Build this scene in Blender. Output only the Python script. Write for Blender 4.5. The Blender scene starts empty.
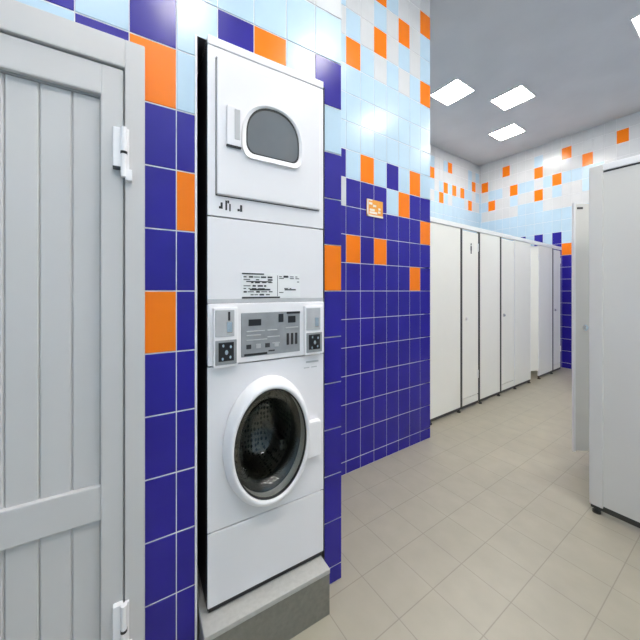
import bpy, bmesh, math, random
from mathutils import Vector, Matrix
random.seed(7)
S = bpy.context.scene
COL = S.collection
PI = math.pi

# ------------------------------------------------------------------ materials
def mat(name, col, rough=.5, metal=0., spec=.5, noise=None, bump=None, trans=0., emit=None, coat=0.):
    m = bpy.data.materials.new(name); m.use_nodes = True
    nt = m.node_tree; b = nt.nodes['Principled BSDF']
    b.inputs['Base Color'].default_value = (*col, 1)
    b.inputs['Roughness'].default_value = rough
    b.inputs['Metallic'].default_value = metal
    b.inputs['Specular IOR Level'].default_value = spec
    b.inputs['Transmission Weight'].default_value = trans
    b.inputs['Coat Weight'].default_value = coat
    if emit:
        b.inputs['Emission Color'].default_value = (*emit[0], 1)
        b.inputs['Emission Strength'].default_value = emit[1]
    if noise or bump:
        tc = nt.nodes.new('ShaderNodeTexCoord')
        n = nt.nodes.new('ShaderNodeTexNoise')
        nt.links.new(tc.outputs['Object'], n.inputs['Vector'])
        n.inputs['Detail'].default_value = 4
        if noise:
            sc, amt = noise
            n.inputs['Scale'].default_value = sc
            r = nt.nodes.new('ShaderNodeValToRGB')
            r.color_ramp.elements[0].position = .3; r.color_ramp.elements[1].position = .7
            r.color_ramp.elements[0].color = (*[c*(1-amt) for c in col], 1)
            r.color_ramp.elements[1].color = (*[min(1, c*(1+amt)) for c in col], 1)
            nt.links.new(n.outputs['Fac'], r.inputs['Fac'])
            nt.links.new(r.outputs['Color'], b.inputs['Base Color'])
        if bump:
            n2 = nt.nodes.new('ShaderNodeTexNoise'); n2.inputs['Scale'].default_value = bump[0]
            nt.links.new(tc.outputs['Object'], n2.inputs['Vector'])
            bp = nt.nodes.new('ShaderNodeBump'); bp.inputs['Strength'].default_value = bump[1]
            bp.inputs['Distance'].default_value = .01
            nt.links.new(n2.outputs['Fac'], bp.inputs['Height'])
            nt.links.new(bp.outputs['Normal'], b.inputs['Normal'])
    return m

M = {}
M['grout']   = mat('grout', (.84, .83, .85), .8, noise=(30, .04))
M['navy']    = mat('navy_tile', (.024, .016, .29), .2, spec=.38, noise=(5, .12), bump=(4, .03))
M['orange']  = mat('orange_tile', (.95, .215, .004), .2, spec=.33, noise=(5, .05), bump=(4, .03))
M['lblue']   = mat('pale_blue_tile', (.50, .665, .79), .2, spec=.38, noise=(5, .04), bump=(4, .03))
M['wtile']   = mat('white_tile', (.66, .67, .68), .2, spec=.38, noise=(5, .03), bump=(4, .03))
M['plaster'] = mat('plaster', (.80, .80, .79), .7, noise=(8, .03))
M['ceil']    = mat('ceiling_paint', (.66, .66, .665), .42, noise=(2.5, .04), bump=(1.5, .06))
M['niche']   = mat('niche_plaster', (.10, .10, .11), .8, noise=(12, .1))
M['white']   = mat('white_enamel', (.84, .82, .835), .28, noise=(3, .01))
M['whitep']  = mat('white_plastic', (.89, .87, .88), .3, noise=(6, .01))
M['side']    = mat('dark_steel_side', (.02, .02, .022), .4, noise=(10, .1))
M['pvc']     = mat('white_pvc', (.60, .585, .578), .35, noise=(3, .015))
M['seam']    = mat('dark_seam', (.05, .05, .055), .6, noise=(20, .1))
M['greyp']   = mat('grey_control_plastic', (.30, .31, .32), .4, noise=(25, .10))
M['lgreyp']  = mat('pale_grey_plastic', (.50, .50, .51), .4, noise=(20, .06))
M['black']   = mat('black_plastic', (.015, .015, .017), .3, noise=(20, .1))
M['drum']    = mat('drum_steel', (.19, .185, .155), .4, .6, noise=(26, .85), bump=(60, .6))
M['rubber']  = mat('dark_rubber', (.02, .02, .02), .6, noise=(20, .2))
M['dglass']  = mat('smoked_glass', (.14, .15, .16), .08, noise=(3, .15))
M['chrome']  = mat('chrome', (.75, .75, .76), .18, 1., noise=(10, .03))
M['plinth']  = mat('plinth_stone', (.20, .19, .16), .5, noise=(60, .10))
M['plintht'] = mat('plinth_pale_top', (.46, .45, .42), .5, noise=(60, .07))
M['board']   = mat('cream_board', (.91, .895, .825), .35, noise=(3, .015))
M['boardg']  = mat('white_board', (.71, .692, .645), .35, noise=(3, .015))
M['alu']     = mat('white_aluminium', (.86, .86, .85), .3, noise=(8, .015))
M['dark']    = mat('dark_profile_and_shade', (.035, .035, .03), .5, noise=(20, .1))
M['paper']   = mat('paper', (.86, .86, .86), .6, noise=(15, .02))
M['ink']     = mat('ink', (.03, .03, .035), .6, noise=(40, .2))
M['sgnw']    = mat('sign_white', (.92, .85, .74), .4, noise=(20, .02))
M['sgno']    = mat('sign_orange', (.86, .36, .04), .4, noise=(20, .06))
M['lamp']    = mat('lamp_diffuser', (.9, .9, .9), .5, emit=((1, .96, .915), 15.), noise=(5, .01))
# clear glass of the washer door (tinted, lets the drum show)
M['glass'] = mat('door_glass', (.70, .71, .66), .03, trans=1., noise=(4, .02))
# perforated drum steel: rows of small dark holes
def drum_mat():
    m = M['drum']; nt = m.node_tree; b = nt.nodes['Principled BSDF']
    tc = nt.nodes.new('ShaderNodeTexCoord'); mp = nt.nodes.new('ShaderNodeMapping')
    mp.inputs['Scale'].default_value = (1, 1, .67)
    vo = nt.nodes.new('ShaderNodeTexVoronoi'); vo.inputs['Scale'].default_value = 62; vo.inputs['Randomness'].default_value = .35
    r = nt.nodes.new('ShaderNodeValToRGB')
    r.color_ramp.elements[0].position = .28; r.color_ramp.elements[0].color = (.012, .012, .010, 1)
    r.color_ramp.elements[1].position = .42; r.color_ramp.elements[1].color = (.17, .165, .135, 1)
    nt.links.new(tc.outputs['Object'], mp.inputs['Vector']); nt.links.new(mp.outputs['Vector'], vo.inputs['Vector'])
    nt.links.new(vo.outputs['Distance'], r.inputs['Fac'])
    nt.links.new(r.outputs['Color'], b.inputs['Base Color'])
drum_mat()
# floor: square beige tiles aligned with the room
def floor_mat():
    m = bpy.data.materials.new('floor_tile'); m.use_nodes = True
    nt = m.node_tree; b = nt.nodes['Principled BSDF']
    tc = nt.nodes.new('ShaderNodeTexCoord')
    mp = nt.nodes.new('ShaderNodeMapping')
    mp.inputs['Location'].default_value = (.605/.218, -1.37/.218, 0)
    mp.inputs['Scale'].default_value = (1/.218, 1/.218, 1)
    nt.links.new(tc.outputs['Object'], mp.inputs['Vector'])
    br = nt.nodes.new('ShaderNodeTexBrick')
    br.offset = 0; br.squash = 1
    br.inputs['Scale'].default_value = 1
    br.inputs['Brick Width'].default_value = 1; br.inputs['Row Height'].default_value = 1
    br.inputs['Mortar Size'].default_value = .010; br.inputs['Mortar Smooth'].default_value = .3
    br.inputs['Color1'].default_value = (.395, .358, .268, 1)
    br.inputs['Color2'].default_value = (.403, .366, .275, 1)
    br.inputs['Mortar'].default_value = (.295, .265, .20, 1)
    nt.links.new(mp.outputs['Vector'], br.inputs['Vector'])
    n = nt.nodes.new('ShaderNodeTexNoise'); n.inputs['Scale'].default_value = 9; n.inputs['Detail'].default_value = 6
    nt.links.new(tc.outputs['Object'], n.inputs['Vector'])
    mx = nt.nodes.new('ShaderNodeMixRGB'); mx.blend_type = 'OVERLAY'; mx.inputs['Fac'].default_value = .12
    nt.links.new(br.outputs['Color'], mx.inputs['Color1']); nt.links.new(n.outputs['Fac'], mx.inputs['Color2'])
    hs = nt.nodes.new('ShaderNodeHueSaturation'); hs.inputs['Saturation'].default_value = .9
    nt.links.new(mx.outputs['Color'], hs.inputs['Color'])
    nt.links.new(hs.outputs['Color'], b.inputs['Base Color'])
    b.inputs['Roughness'].default_value = .36
    bp = nt.nodes.new('ShaderNodeBump'); bp.inputs['Strength'].default_value = .25; bp.inputs['Distance'].default_value = .004
    bp.invert = True
    nt.links.new(br.outputs['Fac'], bp.inputs['Height']); nt.links.new(bp.outputs['Normal'], b.inputs['Normal'])
    return m
M['floor'] = floor_mat()

# ------------------------------------------------------------------ helpers
def link(name, bm, mats, parent=None, smooth=False, kind=None):
    me = bpy.data.meshes.new(name)
    bmesh.ops.recalc_face_normals(bm, faces=bm.faces) if kind != 'raw' else None
    bm.to_mesh(me); bm.free()
    for m in (mats if isinstance(mats, (list, tuple)) else [mats]): me.materials.append(m)
    if smooth:
        for p in me.polygons: p.use_smooth = True
    o = bpy.data.objects.new(name, me); COL.objects.link(o)
    if parent is not None: o.parent = parent
    return o
def tag(o, label=None, cat=None, group=None, kind=None):
    if label: o['label'] = label
    if cat: o['category'] = cat
    if group: o['group'] = group
    if kind: o['kind'] = kind
    return o
def thing(name, loc, rz=0., label=None, cat=None, group=None, kind=None):
    o = bpy.data.objects.new(name, None); COL.objects.link(o)
    o.location = loc; o.rotation_euler = (0, 0, rz); o.empty_display_size = .1
    return tag(o, label, cat, group, kind)
def box(bm, x0, x1, y0, y1, z0, z1, bev=0., mi=0, seg=2):
    r = bmesh.ops.create_cube(bm, size=1.)
    vs = r['verts']
    for v in vs:
        v.co = Vector((x0+(v.co.x+.5)*(x1-x0), y0+(v.co.y+.5)*(y1-y0), z0+(v.co.z+.5)*(z1-z0)))
    fs = list({f for v in vs for f in v.link_faces})
    for f in fs: f.material_index = mi
    if bev > 0:
        es = list({e for v in vs for e in v.link_edges})
        rr = bmesh.ops.bevel(bm, geom=es, offset=bev, segments=seg, profile=.6, affect='EDGES')
        for f in rr['faces']: f.material_index = mi
def mbox(*a, **k):
    bm = bmesh.new(); box(bm, *a, **k); return bm
def cyl(bm, c, r, h, axis='z', n=20, r2=None, sz=1.):
    """cylinder with base centre c, along +axis; sz stretches the vertical of a y/x-axis cylinder"""
    g = bmesh.ops.create_cone(bm, cap_ends=True, segments=n, radius1=r, radius2=r if r2 is None else r2, depth=h)
    for v in g['verts']:
        x, y, z = v.co; z += h/2
        if axis == 'z': p = (x, y, z)
        elif axis == 'y': p = (x, z, y*sz)
        else: p = (z, x, y*sz)
        v.co = Vector(p)+Vector(c)
def lathe(bm, prof, cx, cz, rx, rz, n=64, closed=False):
    """revolve (r, depth) about the y axis; depth d sits at y=-d; ellipse rx, rz"""
    rings = []
    for (r, d) in prof:
        if r < 1e-6: rings.append([bm.verts.new((cx, -d, cz))]); continue
        rings.append([bm.verts.new((cx+r*rx*math.cos(2*PI*i/n), -d, cz+r*rz*math.sin(2*PI*i/n))) for i in range(n)])
    for a, b in zip(rings[:-1], rings[1:]):
        for i in range(n):
            j = (i+1) % n
            if len(a) == 1: bm.faces.new((a[0], b[i], b[j]))
            elif len(b) == 1: bm.faces.new((a[i], a[j], b[0]))
            else: bm.faces.new((a[i], a[j], b[j], b[i]))
def rdiff(rects, hole):
    out = []
    hx0, hx1, hz0, hz1 = hole
    for (x0, x1, z0, z1) in rects:
        if hx1 <= x0 or hx0 >= x1 or hz1 <= z0 or hz0 >= z1: out.append((x0, x1, z0, z1)); continue
        if x0 < hx0: out.append((x0, hx0, z0, z1))
        if hx1 < x1: out.append((hx1, x1, z0, z1))
        a, b = max(x0, hx0), min(x1, hx1)
        if z0 < hz0: out.append((a, b, z0, hz0))
        if hz1 < z1: out.append((a, b, hz1, z1))
    return out

TM = ['grout', 'navy', 'orange', 'lblue', 'wtile', 'plaster', 'niche']
N_, O_, L_, W_ = 1, 2, 3, 4
def tile_wall(name, o, u, L, ztop, us, zs, colour, holes=(), thick=.08, gu=.0030, gz=.0044, rise=.0022, extra=None):
    """tiled wall from o along u (2D), front normal = u turned clockwise; us, zs: tile joints"""
    bm = bmesh.new()
    nx, ny = u[1], -u[0]
    def P(a, k, z): return (o[0]+a*u[0]+k*nx, o[1]+a*u[1]+k*ny, z)
    def quad(pts, mi):
        f = bm.faces.new([bm.verts.new(P(*p)) for p in pts]); f.material_index = mi
    base = [(0, L, 0, ztop)]
    for h in holes: base = rdiff(base, h)
    for (a, b, z0, z1) in base:
        quad([(a, 0, z0), (b, 0, z0), (b, 0, z1), (a, 0, z1)], 0)
    # tile bodies
    for i in range(len(us)-1):
        for j in range(len(zs)-1):
            c = colour(i, j)
            rr = [(max(0, us[i]), min(L, us[i+1]), max(0, zs[j]), min(ztop, zs[j+1]))]
            if rr[0][1]-rr[0][0] < .004 or rr[0][3]-rr[0][2] < .006: continue
            a, b, z0, z1 = rr[0]
            rr = [(a+gu/2 if a > 1e-6 else a, b-gu/2 if b < L-1e-6 else b, z0+gz/2, z1-gz/2)]
            A0, A1, B0, B1 = rr[0]
            for h in holes: rr = rdiff(rr, h)
            for (a, b, z0, z1) in rr:
                if b-a < .003 or z1-z0 < .005: continue
                e = .0012
                ea, eb, ec, ed = e*(a == A0), e*(b == A1), e*(z0 == B0), e*(z1 == B1)
                ins = [(a+ea, rise, z0+ec), (b-eb, rise, z0+ec), (b-eb, rise, z1-ed), (a+ea, rise, z1-ed)]
                out = [(a, 0.0004, z0), (b, 0.0004, z0), (b, 0.0004, z1), (a, 0.0004, z1)]
                vi = [bm.verts.new(P(*p)) for p in ins]; vo = [bm.verts.new(P(*p)) for p in out]
                f = bm.faces.new(vi); f.material_index = c
                for q in range(4):
                    f = bm.faces.new((vo[q], vo[(q+1) % 4], vi[(q+1) % 4], vi[q])); f.material_index = c
    # body behind
    quad([(0, -thick, 0), (0, -thick, ztop), (L, -thick, ztop), (L, -thick, 0)], 5) if not holes else None
    if not holes:
        quad([(0, 0, 0), (0, 0, ztop), (0, -thick, ztop), (0, -thick, 0)], 5)
        quad([(L, 0, 0), (L, -thick, 0), (L, -thick, ztop), (L, 0, ztop)], 5)
        quad([(0, 0, ztop), (L, 0, ztop), (L, -thick, ztop), (0, -thick, ztop)], 5)
    if extra: extra(quad)
    me = bpy.data.meshes.new(name); bm.to_mesh(me); bm.free()
    for k in TM: me.materials.append(M[k])
    ob = bpy.data.objects.new(name, me); COL.objects.link(ob)
    return tag(ob, kind='structure')

# ------------------------------------------------------------------ layout
CH = 3.90                                   # ceiling height
EYE = 1.30
P0 = Vector((-1.0878, .8497))               # outer corner of the machine wall, on the floor
th = math.radians(3.25)
D = (math.sin(th), math.cos(th)); NN = (D[1], -D[0])
def LP(s, k, z=0.): return (P0.x+s*D[0]+k*NN[0], P0.y+s*D[1]+k*NN[1], z)
RZL = PI/2-th                               # turns local x along the wall, local y into it
XM, YM0, YM1 = -1.687, .80, 2.316           # recessed middle wall
XF, YB = -3.38, 6.30                        # far-left wall, back wall
XR, YN = 1.25, -1.20                        # right wall, wall behind the viewer
TW, TH = .1363, .2018

# floor, ceiling
tag(link('floor', mbox(-3.6, 1.4, -1.5, 6.5, -.06, 0), M['floor']), kind='structure')
tag(link('ceiling', mbox(-3.6, 1.4, -1.5, 6.5, CH, CH+.06), M['ceil']), kind='structure')

def pale(i, j, r, lo=8, hi=9, seed=0):
    rnd = random.Random(i*131+r*977+seed).random()
    if r < lo: return L_
    if r <= hi: return L_ if rnd < .5 else W_
    return L_ if rnd < .12 else W_

# ---- left wall (door + machine niche)
TWL, THL = .1355, .2045
LL = 2.25
NCH = (-.613, -.088, 0, 2.192)              # niche s0 s1 z0 z1
DH = (-1.42, -.80, 0, 2.045)                # door opening
usL = [LL+TWL*k for k in range(-17, 1)]     # along the wall, corner last
zsL = [EYE+THL*k for k in range(-7, 14)]
LM = {(0, 4): N_, (0, 0): O_, (2, 4): O_, (3, 4): N_, (4, 1): O_, (5, 4): N_, (5, 3): O_, (5, -1): O_,
      (6, 3): N_, (7, 4): N_, (8, 3): N_, (9, 4): O_, (11, 3): O_, (12, 0): O_, (1, 0): N_, (13, 4): N_}
def colL(i, j):
    c = len(usL)-2-i; r = j-7
    if (c, r) in LM: return LM[(c, r)]
    if r <= 2: return N_
    return pale(c, 0, r, 6, 7, 3)
def exL(quad):
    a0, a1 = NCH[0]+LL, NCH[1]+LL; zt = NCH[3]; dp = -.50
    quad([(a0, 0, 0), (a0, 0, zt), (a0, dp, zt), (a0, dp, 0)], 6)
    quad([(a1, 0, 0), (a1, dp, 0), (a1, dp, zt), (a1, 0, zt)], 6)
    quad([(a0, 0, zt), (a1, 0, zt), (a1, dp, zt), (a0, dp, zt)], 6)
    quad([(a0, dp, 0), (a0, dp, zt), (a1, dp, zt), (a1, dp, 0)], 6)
    quad([(0, -.56, 0), (0, -.56, CH), (LL, -.56, CH), (LL, -.56, 0)], 5)
o = LP(-LL, 0)
tile_wall('wall_left', o, D, LL, CH, usL, zsL, colL,
          holes=[(NCH[0]+LL, NCH[1]+LL, -1, NCH[3]), (DH[0]+LL, DH[1]+LL, -1, DH[3])], extra=exL)
# return face of that wall, turning back to the middle wall
zsM = [EYE+TH*k for k in range(-7, 14)]
def col_ret(i, j):
    r = j-7
    return N_ if r <= 2 else pale(i, 0, r, 8, 9, 5)
ru = (-NN[0], -NN[1])
tile_wall('wall_left_return', (P0.x, P0.y), ru, .62, CH, [TW*k for k in range(0, 6)], zsM, col_ret)

# ---- middle wall
MM = {(0, 4): N_, (0, 3): W_, (1, 1): O_, (1, 8): O_, (1, 9): L_, (2, 4): O_, (3, 1): O_, (3, 9): O_, (3, 11): O_, (3, 8): W_,
      (4, 4): N_, (4, 3): L_, (4, 8): L_, (5, 3): O_, (5, 10): O_, (5, 9): L_, (5, 8): W_, (6, 4): O_, (6, 0): O_,
      (7, 2): O_, (7, 8): O_, (7, 11): O_, (2, 10): W_, (6, 9): W_, (2, 9): W_, (4, 10): W_, (6, 8): L_, (2, 8): L_}
us = [YM1-YM0-7*TW+TW*k for k in range(-4, 8)]
def colM(i, j):
    c = i-3; r = j-7
    if (c, r) in MM: return MM[(c, r)]
    return N_ if r <= 3 else pale(c, 0, r, 9, 9, 11)
tile_wall('wall_middle', (XM, YM0), (0, 1), YM1-YM0, CH, us, zsM, colM)
tile_wall('wall_middle_return', (XM, YM1), (-1, 0), abs(XF-XM), CH, [TW*k for k in range(0, 14)], zsM, lambda i, j: col_ret(i, j))

# ---- far-left wall behind the cubicles, counted from the back corner
FL = {(11, 10): O_, (7, 11): O_, (8, 9): O_, (9, 8): O_, (6, 9): O_, (4, 9): O_, (1, 10): O_, (2, 8): O_, (14, 9): O_, (16, 10): O_}
LF = YB-YM1
usF = sorted([LF-.25*TW-TW*k for k in range(-1, 31)])
def colF(i, j):
    c = len(usF)-3-i; r = j-7
    if (c, r) in FL: return FL[(c, r)]
    return N_ if r <= 3 else pale(c, 0, r, 8, 9, 17)
tile_wall('wall_far_left', (XF, YM1), (0, 1), LF, CH, usF, zsM, colF)
# ---- back wall
BK = {(0, 10): O_, (1, 8): O_, (3, 11): O_, (4, 9): O_, (7, 10): O_, (7, 8): O_, (9, 9): O_, (10, 11): O_, (12, 10): O_, (15, 11): O_,
      (7, 4): N_, (9, 4): N_, (10, 3): O_, (5, 4): N_, (17, 9): O_, (13, 3): O_, (19, 10): O_, (12, 4): N_}
LB = XR-XF
usB = [.25*TW+TW*k for k in range(-1, 36)]
def colB(i, j):
    c = i-1; r = j-7
    if (c, r) in BK: return BK[(c, r)]
    return N_ if r <= 3 else pale(c, 0, r, 7, 9, 23)
tile_wall('wall_back', (XF, YB), (1, 0), LB, CH, usB, zsM, colB)
# ---- right wall and the wall behind the viewer
usR = [TW*k for k in range(0, 60)]
tile_wall('wall_right', (XR, YB), (0, -1), YB-YN, CH, usR, zsM, lambda i, j: pale(i, 0, j-7, 4, 9, 31))
tile_wall('wall_front', (XR, YN), (-1, 0), 2.6, CH, usR, zsM, lambda i, j: pale(i, 0, j-7, 4, 9, 37))

# ---- metal edge trim at the niche
bm = bmesh.new(); box(bm, NCH[0]-.0065, NCH[0]+.001, -.006, .004, 0, NCH[3], .001)
t = link('trim_1', bm, M['alu']); t.location = LP(0, 0); t.rotation_euler = (0, 0, RZL); tag(t, kind='structure')

# ------------------------------------------------------------------ white door in the left wall (local x along wall, y into wall)
door = thing('door_1', LP(0, 0), RZL, kind='structure', label='white plastic panelled door in the tiled wall left of the laundry machine')
S0, S1, ZT = -1.44, -.77, 2.072
fw_, fh_ = .054, .087
bm = bmesh.new()
box(bm, S1-fw_, S1, -.028, .05, 0, ZT, .004)
box(bm, S0, S0+fw_, -.028, .05, 0, ZT, .004)
box(bm, S0+fw_-.001, S1-fw_+.001, -.028, .05, ZT-fh_, ZT, .004)
link('frame', bm, M['pvc'], door)
# leaf: sash profile
L0, L1, LZ = S0+fw_+.003, S1-fw_-.003, ZT-fh_-.004
sw, sh = .058, .092
bm = bmesh.new()
def frus(bm, x0, x1, z0, z1, yb, yf, ch):
    box(bm, x0, x1, yf, yb, z0, z1, ch)
frus(bm, L1-sw, L1, .008, LZ, .04, -.020, .005)
frus(bm, L0, L0+sw, .008, LZ, .04, -.020, .005)
frus(bm, L0+sw-.004, L1-sw+.004, LZ-sh, LZ, .04, -.0195, .005)
frus(bm, L0+sw-.004, L1-sw+.004, .008, .13, .04, -.0195, .005)
leaf = link('sash', bm, M['pvc'], door)
bm = mbox(L0+sw-.006, L1-sw+.006, -.014, .03, .612, .716, .004)
link('middle_rail', bm, M['pvc'], door)
# grooved planks
bm = bmesh.new()
a, b = L0+sw-.004, L1-sw+.004
x = b; first = True
edges = [b]
xx = -.955
while xx > a+.02: edges.append(xx); xx -= .0715
edges.append(a); edges.sort()
for e0, e1 in zip(edges[:-1], edges[1:]):
    box(bm, e0+.0004, e1-.0004, .0, .03, .10, LZ-sh+.02, .0042, seg=1)
link('plank_panel', bm, M['pvc'], door)
# dark shadow gaskets round panel and leaf
bm = bmesh.new()
box(bm, L1-.001, L1+.0045, -.004, .03, .0, LZ+.003)
box(bm, L0, L1, -.004, .03, LZ-.001, LZ+.0045)
box(bm, L1-sw-.0035, L1-sw+.002, -.006, .01, .12, LZ-sh)
box(bm, L0+sw, L1-sw, -.006, .01, LZ-sh-.006, LZ-sh+.002)
link('gasket', bm, mat('grey_gasket', (.34, .34, .34), .6, noise=(20, .1)), door)
for zc in (1.720, .275):
    h = bmesh.new()
    cyl(h, (S1-fw_-.0015, -.040, zc-.075), .0085, .15, n=18)
    box(h, S1-fw_-.030, S1-fw_-.004, -.036, -.018, zc-.045, zc+.075, .003)
    box(h, S1-fw_+.002, S1-fw_+.020, -.046, -.026, zc-.085, zc-.05, .003)
    box(h, S1-fw_+.001, S1-fw_+.012, -.036, -.026, zc-.05, zc+.075, .002)
    hg = link('hinge', h, M['whitep'], door)
    h = bmesh.new(); cyl(h, (S1-fw_-.0015, -.040, zc-.006), .0092, .008, n=18)
    box(h, S1-fw_-.030, S1-fw_-.004, -.0365, -.018, zc-.050, zc-.044)
    link('hinge_ring', h, M['black'], hg)
# door lever on the far stile
h = bmesh.new(); box(h, L0+.012, L0+.036, -.03, -.018, .98, 1.20, .004); box(h, L0+.018, L0+.105, -.066, -.052, 1.10, 1.125, .005)
box(h, L0+.018, L0+.032, -.06, -.028, 1.10, 1.125, .003)
link('door_handle', h, M['whitep'], door)

# ------------------------------------------------------------------ plinth under the machine
pl = thing('plinth', LP(-.36, 0), RZL, 'low grey speckled plinth with a pale top under the white stacked laundry machine', 'plinth')
link('base', mbox(-.245, .233, -.104, .44, 0, .166, .003), M['plinth'], pl)
link('top_slab', mbox(-.246, .234, -.106, .44, .165, .184, .003), M['plintht'], pl)

# ------------------------------------------------------------------ stacked washer and dryer
MS = -.351                                   # centre of the machine along the wall
ma = thing('stacked_washer_dryer', LP(MS, 0, .184), RZL,
           'tall white stacked washer and dryer standing in the tiled wall niche on a grey plinth', 'washing machine')
# local: x along wall, y into the wall (front at y=-.04), z from plinth top
Z = lambda z: z-.184
X0, X1 = -.233, .233
F = -.04
bm = bmesh.new()
box(bm, X0, X0+.012, F+.004, .42, .012, Z(2.18), .002)
box(bm, X1-.012, X1, F+.004, .42, .012, Z(2.18), .002)
box(bm, X0, X1, .405, .42, .012, Z(2.18), .002)
box(bm, X0, X1, F+.02, .42, .012, .03, .002)
box(bm, X0, X1, F+.02, .42, Z(1.245), Z(1.262), .002)
link('cabinet', bm, M['side'], ma)
link('top_cap', mbox(X0, X1, F-.002, .42, Z(2.152), Z(2.182), .003), M['white'], ma)
bm = bmesh.new(); box(bm, X0+.004, X1-.004, F+.008, F+.03, .004, Z(2.155)); link('inner_frame', bm, M['seam'], ma) if False else bm.free()
# feet
for sx in (-1, 1):
    for yy in (.0, .37):
        bm = bmesh.new(); cyl(bm, (sx*.2, yy, 0), .018, .013); link('foot', bm, M['rubber'], ma)

def panel_hole(bm, x0, x1, z0, z1, y, d, cx, cz, rx, rz, n=64):
    """front panel with an elliptical hole, front at y, going back d"""
    inner = []; outer = []
    ang = [2*PI*i/n for i in range(n)]
    for a in ang:
        dx, dz = math.cos(a), math.sin(a)
        inner.append((cx+rx*dx, cz+rz*dz))
        ex, ez = dx*rx, dz*rz
        t = min(((x1-cx)/ex if ex > 1e-9 else (x0-cx)/ex if ex < -1e-9 else 1e9), ((z1-cz)/ez if ez > 1e-9 else (z0-cz)/ez if ez < -1e-9 else 1e9))
        outer.append((cx+ex*t, cz+ez*t))
    # snap nearest to the corners
    for c in ((x0, z0), (x1, z0), (x0, z1), (x1, z1)):
        k = min(range(n), key=lambda i: (outer[i][0]-c[0])**2+(outer[i][1]-c[1])**2); outer[k] = c
    V = lambda p, yy: bm.verts.new((p[0], yy, p[1]))
    fi = [V(p, y) for p in inner]; fo = [V(p, y) for p in outer]; bi = [V(p, y+d) for p in inner]; bo = [V(p, y+d) for p in outer]
    for i in range(n):
        j = (i+1) % n
        bm.faces.new((fi[i], fo[i], fo[j], fi[j])); bm.faces.new((bi[i], bi[j], bo[j], bo[i]))
        bm.faces.new((fi[i], fi[j], bi[j], bi[i])); bm.faces.new((fo[i], bo[i], bo[j], fo[j]))

# dryer front surround (above, sides and below the door)
bm = bmesh.new(); e = .0025
dx0, dx1, dz0, dz1 = -.204, .211, Z(1.636), Z(2.113)
box(bm, X0, X1, F, F+.02, Z(1.562), dz0-.003, .002)
box(bm, X0, X1, F, F+.02, dz1+.003, Z(2.150), .002)
box(bm, X0, dx0-.002, F, F+.02, dz0-.006, dz1+.006, .002)
box(bm, dx1+.002, X1, F, F+.02, dz0-.006, dz1+.006, .002)
link('dryer_front', bm, M['white'], ma)
bm = bmesh.new(); box(bm, dx0-.006, dx1+.006, F+.006, F+.02, dz0-.006, dz1+.006); link('door_gasket', bm, M['seam'], ma)
dd = link('dryer_door', mbox(dx0, dx1, F-.012, F+.004, dz0, dz1, .006, seg=3), M['white'], ma)
# window outline: domed top, flat bottom
def dome(cx, zb, w, h, n=48, k=1.):
    pts = []
    hw = w/2
    rb = .03*k
    # bottom corners
    for i in range(7): a = PI+PI/2*i/6; pts.append((cx-hw+rb+rb*math.cos(a), zb+rb*1.3+rb*1.3*math.sin(a)))
    for i in range(7): a = 1.5*PI+PI/2*i/6; pts.append((cx+hw-rb+rb*math.cos(a), zb+rb*1.3+rb*1.3*math.sin(a)))
    zs = zb+h*.36; hh = h-(zs-zb)
    for i in range(25):
        a = PI*i/24; c, s = math.cos(a), math.sin(a); p = 2/2.25
        pts.append((cx+hw*math.copysign(abs(c)**p, c), zs+hh*abs(s)**p))
    return pts
def extr(bm, pts, y0, y1, inner=None, inner_y=None):
    V = lambda p, y: bm.verts.new((p[0], y, p[1]))
    n = len(pts)
    if inner is None:
        a = [V(p, y0) for p in pts]; b = [V(p, y1) for p in pts]
        bm.faces.new(a); bm.faces.new(b[::-1])
        for i in range(n): j = (i+1) % n; bm.faces.new((a[i], b[i], b[j], a[j]))
    else:
        a = [V(p, y0) for p in pts]; b = [V(p, y1) for p in pts]; c = [V(p, inner_y) for p in inner]; d = [V(p, y1) for p in inner]
        mid = [V(((p[0]*.7+q[0]*.3), (p[1]*.7+q[1]*.3)), y0-.006) for p, q in zip(pts, inner)] if False else None
        for i in range(n):
            j = (i+1) % n
            bm.faces.new((a[i], b[i], b[j], a[j])); bm.faces.new((a[i], a[j], c[j], c[i])); bm.faces.new((c[i], c[j], d[j], d[i])); bm.faces.new((b[i], d[i], d[j], b[j]))
wc = .004
out = dome(wc-.003, Z(1.781), .240, .210, k=1.15); inn = dome(wc, Z(1.800), .214, .186)
bm = bmesh.new(); extr(bm, out, F-.022, F-.010, inn, F-.016)
bmesh.ops.recalc_face_normals(bm, faces=bm.faces)
wf = link('window_frame', bm, M['whitep'], dd)
bm = bmesh.new(); extr(bm, dome(wc, Z(1.797), .224, .194), F-.0132, F-.011); link('window_seal', bm, M['rubber'], dd)
bm = bmesh.new(); extr(bm, dome(wc, Z(1.805), .203, .172), F-.0145, F-.012); link('window_glass', bm, M['dglass'], dd)
# dryer handle: plate with a hollow grip
bm = bmesh.new(); box(bm, -.172, -.121, F-.021, F-.010, Z(1.812), Z(1.950), .003)
hd = link('handle', bm, M['white'], dd)
bm = bmesh.new(); box(bm, -.146, -.126, F-.0222, F-.018, Z(1.835), Z(1.942), .002); link('finger_grip', bm, M['lgreyp'], hd)
bm = bmesh.new(); box(bm, -.173, -.122, F-.0205, F-.011, Z(1.807), Z(1.8125)); link('handle_shadow_gap', bm, M['black'], hd)
# small dark marks printed under the dryer door (illegible in the photo)
for (mx, mz, w, h) in ((-.186, 1.600, .007, .022), (-.192, 1.593, .006, .008), (-.170, 1.603, .006, .034), (-.163, 1.616, .006, .010), (-.157, 1.597, .005, .026), (-.117, 1.599, .008, .024), (-.126, 1.592, .008, .008)):
    bm = bmesh.new(); box(bm, mx-w/2, mx+w/2, F-.0012, F+.001, Z(mz-h/2), Z(mz+h/2))
    link('printed_mark', bm, M['ink'], ma)
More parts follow.
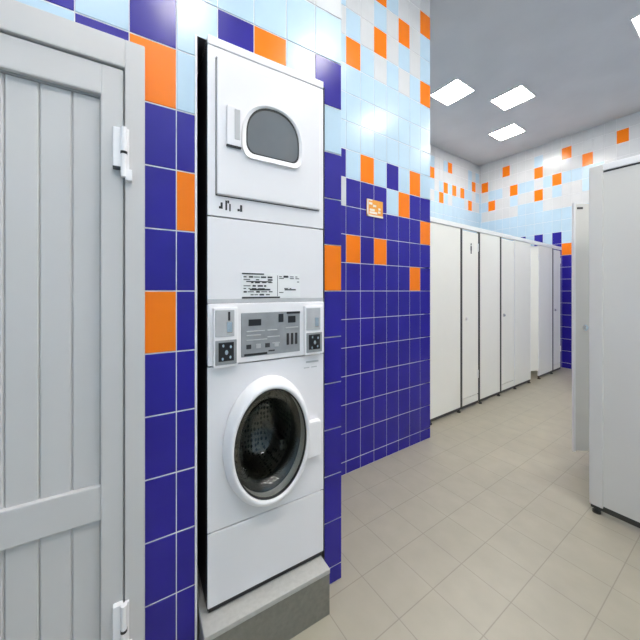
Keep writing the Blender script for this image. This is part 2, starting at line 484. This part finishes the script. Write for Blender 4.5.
# middle panel with the instruction sticker
link('middle_panel', mbox(X0, X1, F+.0015, F+.02, Z(1.262), Z(1.558), .002), M['white'], ma)
bm = mbox(-.116, .124, F-.0002, F+.003, Z(1.273), Z(1.368)); stk = link('instruction_sticker', bm, M['paper'], ma)
bm = bmesh.new()
def bar(x0, x1, z, h=.004): box(bm, x0, x1, F-.0012, F, Z(z-h/2), Z(z+h/2))
rnd = random.Random(3)
bar(-.114, -.03, 1.3635, .005); bar(-.114, .035, 1.2755, .006)
for r_, z in enumerate((1.352, 1.342, 1.332, 1.319, 1.309, 1.297, 1.286)):
    x = -.108
    while x < .0:
        w = rnd.uniform(.006, .026)
        if rnd.random() < .72: bar(x, min(x+w, .004), z, rnd.choice((.003, .004, .006)))
        x += w+rnd.uniform(.003, .010)
bar(-.098, .0, 1.335, .004); bar(-.085, -.005, 1.305, .006)
for z in (1.356, 1.349, 1.336, 1.322, 1.310, 1.294): 
    x = .032
    while x < .11:
        w = rnd.uniform(.006, .022)
        if rnd.random() < .55: bar(x, min(x+w, .118), z, .003)
        x += w+rnd.uniform(.004, .010)
bar(.024, .0255, 1.32, .08); bar(.055, .103, 1.305, .005); bar(.050, .070, 1.356, .008)
link('sticker_printing', bm, M['ink'], stk)

# control console
co = link('control_console', mbox(X0, X1, F-.006, F+.02, Z(1.040), Z(1.256), .005), M['whitep'], ma)
bm = mbox(X0, X1, F-.001, F+.01, Z(1.257), Z(1.272), .001); link('console_rail', bm, M['lgreyp'], ma)
bm = mbox(-.119, .118, F-.0085, F-.002, Z(1.060), Z(1.220), .002); dp = link('display_panel', bm, M['greyp'], co)
def onp(name, lst, m, par, f=F-.0105, r=None):
    b2 = bmesh.new()
    for (x0, x1, z0, z1) in lst: box(b2, x0, x1, f, F-.004, Z(z0), Z(z1), .0008, seg=1)
    return link(name, b2, M[m], par)
onp('display_window', [(-.092, -.044, 1.172, 1.196)], 'black', dp)
onp('display_window', [(.066, .098, 1.176, 1.202)], 'black', dp)
onp('display_window', [(.026, .046, 1.180, 1.212)], 'black', dp)
onp('dark_strip', [(.060, .118, 1.211, 1.219)], 'black', dp)
onp('dark_strip', [(-.108, -.020, 1.063, 1.071)], 'black', dp); onp('dark_strip', [(-.015, .01, 1.072, 1.077)], 'black', dp)
for k in range(4): onp('button', [(-.100+k*.036, -.082+k*.036, 1.088, 1.104)], 'lgreyp' if k % 2 else 'ink', dp)
for k in range(3): onp('button', [(.060+k*.018, .070+k*.018, 1.090, 1.135)], 'ink', dp)
for q_ in [(-.100, -.03, 1.150, 1.154), (-.100, -.045, 1.135, 1.139), (-.02, .02, 1.15, 1.154), (-.02, .03, 1.125, 1.129), (.055, .11, 1.155, 1.159), (-.10, -.02, 1.118, 1.121), (.0, .03, 1.10, 1.104)]: onp('printed_line', [q_], 'lgreyp', dp)
# coin units left and right
def coin(x0, x1, zl0, zl1, zu0, zu1, right):
    b2 = mbox(x0-.006, x1+.006, F-.022, F-.003, Z(zl0-.010), Z(zu1+.008), .004)
    u = link('coin_unit', b2, M['whitep'], co)
    b2 = mbox(x0, x1-(.008 if not right else .008), F-.0245, F-.018, Z(zu0), Z(zu1), .002); p = link('coin_slot_plate', b2, M['lgreyp'], u)
    w = x1-x0
    b2 = bmesh.new(); box(b2, x0+w*.58, x0+w*.68, F-.026, F-.02, Z(zu0+.055), Z(zu1-.006)); link('coin_slot', b2, M['black'], p) if not right else b2.free()
    b2 = bmesh.new(); box(b2, x0+w*.52, x0+w*.80, F-.027, F-.02, Z(zu0+.012), Z(zu0+.052), .003); link('return_lever', b2, M['chrome'], p)
    b2 = mbox(x0, x1, F-.0245, F-.018, Z(zl0), Z(zl1), .002); q = link('coin_box_door', b2, M['greyp'], u)
    b2 = bmesh.new(); box(b2, x0+w*.14, x1-w*.14, F-.0255, F-.02, Z(zl0+.012), Z(zl1-.008), .001); link('lock_plate', b2, M['black'], q)
    for (fx, fz) in ((.5, .5), (.32, .25), (.68, .3), (.35, .78), (.7, .72)):
        b2 = bmesh.new(); cyl(b2, (x0+w*fx, F-.028, Z(zl0+(zl1-zl0)*fz)), .0055 if fx == .5 else .0035, .006, 'y', 14, sz=1.5); link('lock', b2, M['chrome'], q)
coin(-.212, -.139, 1.045, 1.130, 1.142, 1.234, False)
coin(.140, .212, 1.052, 1.132, 1.142, 1.232, True)

# washer front with round opening
wcx, wcz = -.015, Z(.741)
bm = bmesh.new(); panel_hole(bm, X0, X1, Z(.466), Z(1.036), F, .015, wcx, wcz, .150, .212)
link('washer_front', bm, M['white'], ma)
link('lower_panel', mbox(X0, X1, F-.001, F+.018, Z(.205), Z(.461), .003), M['white'], ma)
link('base_gap_shade', mbox(X0+.004, X1-.004, F+.004, F+.02, .004, Z(.207)), M['black'], ma)  # black filler standing in for the shadow between machine and plinth
bm = bmesh.new(); lathe(bm, [(1, -F-.014), (1, -F-.05), (.99, -F-.28), (.9, -F-.30), (0, -F-.31)], wcx, wcz, .146, .208)
link('drum', bm, M['drum'], ma, smooth=True)
bm = bmesh.new(); lathe(bm, [(.852, .074), (.835, .04), (.815, .0), (.83, -.03), (.866, -.05)], wcx, wcz, .168, .239)
link('door_boot', bm, M['rubber'], ma, smooth=True)
bm = bmesh.new()
for q in range(3):
    a = PI/2+2*PI*q/3
    cx_, cz_ = wcx+.112*math.cos(a), wcz+.16*math.sin(a)
    box(bm, cx_-.014, cx_+.014, .03, .255, cz_-.022, cz_+.022, .008)
    b2 = bm; link('drum_lifter', b2, M['drum'], ma); bm = bmesh.new()
bm.free()
wd = bmesh.new()
g1 = lambda p: [(1-(1-r)*.80, d) for r, d in p]
g2 = lambda p: [(r*.822/.775, d) for r, d in p]
prof = g1([(.78, .046), (1.0, .041), (1.010, .050), (1.0, .062), (.965, .076), (.92, .090), (.875, .097), (.835, .098), (.805, .094), (.785, .082), (.78, .046)])
lathe(wd, prof, wcx, wcz, .168, .239)
wr = link('washer_door', wd, M['whitep'], ma, smooth=True)
bm = bmesh.new(); lathe(bm, g1([(.79, .080), (.796, .089), (.785, .0925), (.772, .090), (.768, .080), (.79, .080)]), wcx, wcz, .168, .239); link('glass_rim', bm, M['rubber'], wr, smooth=True)
bm = bmesh.new()
lathe(bm, g2([(.775, .080), (.72, .078), (.62, .060), (.55, .02), (.5, -.06), (.42, -.085), (0, -.095)]), wcx, wcz, .168, .239)
lathe(bm, g2([(0, -.088), (.41, -.078), (.485, -.055), (.535, .022), (.605, .066), (.70, .084), (.775, .086)]), wcx, wcz, .168, .239)
link('door_glass', bm, M['glass'], wr, smooth=True)
# door pull on the right and hinge on the left of the ring
bm = bmesh.new(); box(bm, wcx+.150, wcx+.222, -.068, F-.002, Z(.625), Z(.775), .012, seg=3); link('door_pull', bm, M['whitep'], wr, smooth=False)
# marks at right above the door
for (x0, x1, z0, z1) in ((.150, .208, 1.006, 1.013), (.140, .165, .985, .989), (.175, .2, .985, .989)):
    bm = bmesh.new(); box(bm, x0, x1, F-.0012, F+.001, Z(z0), Z(z1)); link('printed_mark', bm, M['lgreyp'], ma)

# ------------------------------------------------------------------ small sign on the blue middle wall
sg = thing('wall_sign', (XM+.003, 1.637, 1.86), -PI/2, 'small square orange sign with pale lettering and rim on the navy tiles', 'sign')
def sgbox(bm, a0, a1, d0, d1, z0, z1, bev=0): box(bm, -a1, -a0, -d1, -d0, z0, z1, bev) if False else box(bm, a0, a1, d0, d1, z0, z1, bev)
# local x = -Y?, rotated -90deg: local x -> -Y, local y -> +X
b2 = mbox(-.083, .083, 0, .008, 0, .128, .002); link('plate', b2, M['sgno'], sg)
b2 = bmesh.new()
box(b2, .070, .083, .0075, .0098, 0, .128); box(b2, -.083, .083, .0075, .0098, 0, .013); box(b2, .03, .083, .0075, .0098, .118, .128)
link('rim', b2, M['sgnw'], sg)
b2 = bmesh.new(); rnd = random.Random(5)
for (x0, x1, z) in ((.030, .062, .097), (-.010, .022, .083), (-.055, -.034, .064), (.005, .055, .050), (-.055, -.030, .040), (-.02, .058, .030)):
    box(b2, x0, x1, .0075, .0094, z-.008, z+.008)
link('lettering', b2, M['sgnw'], sg)

# ------------------------------------------------------------------ cubicles on the left
DOORS = [(3.113, 3.448), (4.007, 4.373), (4.891, 5.17), (5.746, 6.065)]
PANELS = [(2.43, 3.077), (3.484, 3.971), (4.384, 4.877), (5.184, 5.71)]
PART = [(2.45,)]+[((a+b)/2,) for a, b in PANELS[1:3]]+[((PANELS[3][0]+PANELS[3][1])/2, DOORS[3][1]+.012)]
XC = -1.85; TK = .016
ZP0, ZP1 = .05, 1.972
CROT = math.radians(1.22)                     # the row stands a touch out of square
def CP(t): return (XC-(t-2.54)*math.sin(CROT), 2.54+(t-2.54)*math.cos(CROT), 0)
hr = link('head_rail', mbox(-.022, .010, 2.40, 6.085, 1.975, 2.022, .003), M['alu'])
hr.location = CP(0); hr.rotation_euler = (0, 0, CROT)
tag(hr, 'long white rail along the top of the left row of cream cubicles', 'rail')
clab = ['nearest cream toilet cubicle of the left row, its door marked with a small dark pictogram',
        'second cream toilet cubicle of the left row, counted from the navy tiled wall, door closed',
        'cream toilet cubicle of the left row whose door stands ajar',
        'last cream toilet cubicle of the left row, nearest the back wall']
for k in range(4):
    cu = thing('toilet_cubicle', CP(PANELS[k][0]), CROT, clab[k], 'cubicle', 'toilet cubicles on the left')
    yo = PANELS[k][0]
    y0, y1 = PANELS[k]
    w = y1-y0
    fp = link('front_panel', mbox(-TK, 0, 0, w, ZP0, ZP1, .0015), M['board'], cu)
    for sd in (-1, 1):
        if k == 0 and sd < 0: continue
        if (k, sd) in ((2, -1), (2, 1), (3, -1)): m, ww = M['alu'], .007
        else: m, ww = M['dark'], .034
        ye = 0 if sd < 0 else w
        link('edge_profile', mbox(-TK-.001, .0025, ye-(.001 if sd > 0 else ww), ye+(ww if sd > 0 else .001), ZP0, ZP1), m, fp)
    link('bottom_shade', mbox(-TK-.001, .001, 0, w, ZP0-.026, ZP0), M['dark'], fp)  # dark strip standing in for the contact shadow under the panel
    for yy in (.12 if k == 0 else .02, w-.02):
        bm = bmesh.new(); cyl(bm, (-.008, yy, .010), .009, .03); cyl(bm, (-.008, yy, 0), .02, .012)
        link('foot', bm, M['dark'], fp)
    d0, d1 = DOORS[k][0]-yo, DOORS[k][1]-yo
    w = d1-d0
    if k != 2:
        link('sill_shade', mbox(-.016, .0, d0-.017, d1-.002, ZP0-.026, ZP0), M['dark'], cu)  # same dark stand-in for contact shadow, carried on under the door
        link('sill', mbox(-.016, .0, d0-.003, d1-.002, ZP0, .122, .002), M['board'], cu)
    dr = link('door', mbox(-TK, 0, -w, 0, 0, 1.958-.130, .0015), M['board'], cu)
    dr.location = (-.001, d1, .130); dr.rotation_euler = (0, 0, math.radians(-24) if k == 2 else 0)
    bm = bmesh.new(); ky = -w+.055+(.02 if k == 0 else 0)
    cyl(bm, (-.001, ky, .866), .014, .011, 'x', 20, sz=1.4); cyl(bm, (.009, ky, .866), .009, .012, 'x', 20, sz=1.4)
    link('knob', bm, M['chrome'] if k != 0 else M['whitep'], dr)
    for zz in (.18, 1.62):
        bm = bmesh.new(); cyl(bm, (.004, -.009, zz), .006, .09, n=12); link('hinge', bm, M['alu'], dr)
    if k == 0:
        yc = -w/2+.015; b2 = bmesh.new()
        cyl(b2, (-.001, yc, 1.690), .010, .003, 'x', 16, sz=1.4)
        box(b2, -.001, .002, yc-.013, yc+.013, 1.620, 1.672); box(b2, -.001, .002, yc-.009, yc+.009, 1.585, 1.625)
        link('pictogram', b2, M['ink'], dr)
    for y in PART[k]:
        pt = link('partition', mbox(XF-XC+.13, -.004, -TK/2, TK/2, .06, 1.97, .0015), M['board'], cu)
        pt.location = (-.022, y-yo, 0); pt.rotation_euler = (0, 0, -CROT)

# ------------------------------------------------------------------ cubicle on the right
XQ = -.600; YQ = 2.326
rc = thing('toilet_cubicle', (XQ, YQ, 0), 0, 'pale grey toilet cubicle in the right foreground with its door standing open', 'cubicle')
link('corner_post', mbox(0, .062, 0, .05, .045, 2.030, .006, seg=3), M['boardg'], rc)
link('end_panel', mbox(.062, XR-XQ-.006, .010, .028, .055, 1.985, .002), M['boardg'], rc)
link('top_rail', mbox(.060, XR-XQ-.006, .002, .036, 1.992, 2.032, .004), M['alu'], rc)
link('rail_gap', mbox(.062, XR-XQ-.006, .009, .030, 1.983, 1.994), M['dark'], rc)
link('under_panel_shade', mbox(.006, XR-XQ-.006, .008, .040, .026, .056, .002), M['dark'], rc)  # dark bar in place of the shaded gap below the end panel
for x in (.03, .45, .95, 1.5):
    bm = bmesh.new(); cyl(bm, (x, .022, .01), .009, .03); cyl(bm, (x, .022, 0), .02, .012); link('foot', bm, M['dark'], rc)
fp = link('front_panel', mbox(.0, .016, .054, .464, .06, 1.96, .0015), M['boardg'], rc)
bm = bmesh.new(); cyl(bm, (.008, .43, 0), .01, .07); link('foot', bm, M['dark'], fp)
hx, hy = -.600, 3.15
fx, fy = -.832, 2.872
dl = math.hypot(fx-hx, fy-hy)
od = link('door', mbox(0, dl, -.008, .008, 0, 1.855, .0015), M['boardg'], rc)
od.location = (hx-XQ, hy-YQ, .10); od.rotation_euler = (0, 0, math.atan2(fy-hy, fx-hx))
link('edge_profile', mbox(dl-.010, dl+.004, -.0105, .0105, -.01, 1.865, .003), M['alu'], od)
link('hinge_post', mbox(-.016, .004, -.012, .012, -.1, 1.90, .002), M['alu'], rc).location = (hx-XQ+.014, hy-YQ+.014, .1)
bm = bmesh.new(); cyl(bm, (dl-.075, .007, .925), .016, .012, 'y', 20, sz=1.4); cyl(bm, (dl-.075, .018, .925), .010, .014, 'y', 20, sz=1.4)
link('knob', bm, M['chrome'], od)
link('top_catch', mbox(dl-.06, dl-.02, .007, .011, 1.815, 1.83), M['dark'], od)

# ------------------------------------------------------------------ ceiling lamps and added fill lamps
LAMPS = [(-2.33, 3.66, 'square ceiling lamp nearest the tiled middle wall, leftmost of those in view'),
         (-1.94, 4.44, 'square ceiling lamp, middle one of the three lit in the corridor'),
         (-2.41, 5.32, 'square ceiling lamp farthest away, closest to the back wall'),
         (-.55, 4.28, 'square ceiling lamp cut by the right edge of the picture'),
         (-.62, .62, 'square ceiling lamp in front of the laundry machine, above the view'),
         (-.35, 2.05, 'added square ceiling fill lamp above the foreground partition, above the view'),  # this lamp and those below are unseen, added to brighten the room
         (.75, .30, 'added square ceiling fill lamp by the right wall, beside the viewer, above the view'),
         (.75, 1.60, 'added square ceiling fill lamp by the right wall, in front of the right cubicle, above the view'),
         (.60, -.45, 'added square ceiling fill lamp in the near right corner, behind the view'),
         (.05, 3.3, 'added square ceiling fill lamp over the nearest right cubicle, right of the view'),
         (.10, 4.9, 'added square ceiling fill lamp over the right cubicles by the back wall, right of the view')]
proto = None
for (x, y, lab) in LAMPS:
    if proto is None:
        proto = thing('ceiling_lamp', (x, y, CH), 0, lab, 'lamp', 'square ceiling lamps')
        b2 = bmesh.new(); w = .2
        box(b2, -w, w, -w, -w+.012, -.012, 0, .002); box(b2, -w, w, w-.012, w, -.012, 0, .002)
        box(b2, -w, -w+.012, -w, w, -.012, 0, .002); box(b2, w-.012, w, -w, w, -.012, 0, .002)
        link('lamp_frame', b2, M['alu'], proto)
        link('diffuser', mbox(-w+.012, w-.012, -w+.012, w-.012, -.008, -.001), M['lamp'], proto)
    else:
        c = proto.copy(); COL.objects.link(c); c.location = (x, y, CH); c['label'] = lab
        for ch in list(proto.children):
            k = ch.copy(); COL.objects.link(k); k.parent = c

# ------------------------------------------------------------------ world, camera
w = bpy.data.worlds.new('world'); S.world = w; w.use_nodes = True
w.node_tree.nodes['Background'].inputs['Color'].default_value = (.9, .95, 1, 1)
w.node_tree.nodes['Background'].inputs['Strength'].default_value = .0
cd = bpy.data.cameras.new('camera'); cam = bpy.data.objects.new('camera', cd); COL.objects.link(cam)
cd.sensor_fit = 'HORIZONTAL'; cd.sensor_width = 36.; cd.lens = 36.*304/640
cd.shift_x = 0; cd.shift_y = -29/640
cd.clip_start = .01
cam.location = (0, 0, EYE)
cam.rotation_euler = (PI/2, 0, math.atan2(450, 304))
S.camera = cam
S.view_settings.view_transform = 'Standard'; S.view_settings.look = 'None'
S.view_settings.gamma = 1; S.view_settings.use_curve_mapping = False
S.view_settings.exposure = 1.47
S.cycles.max_bounces = 12; S.cycles.diffuse_bounces = 6
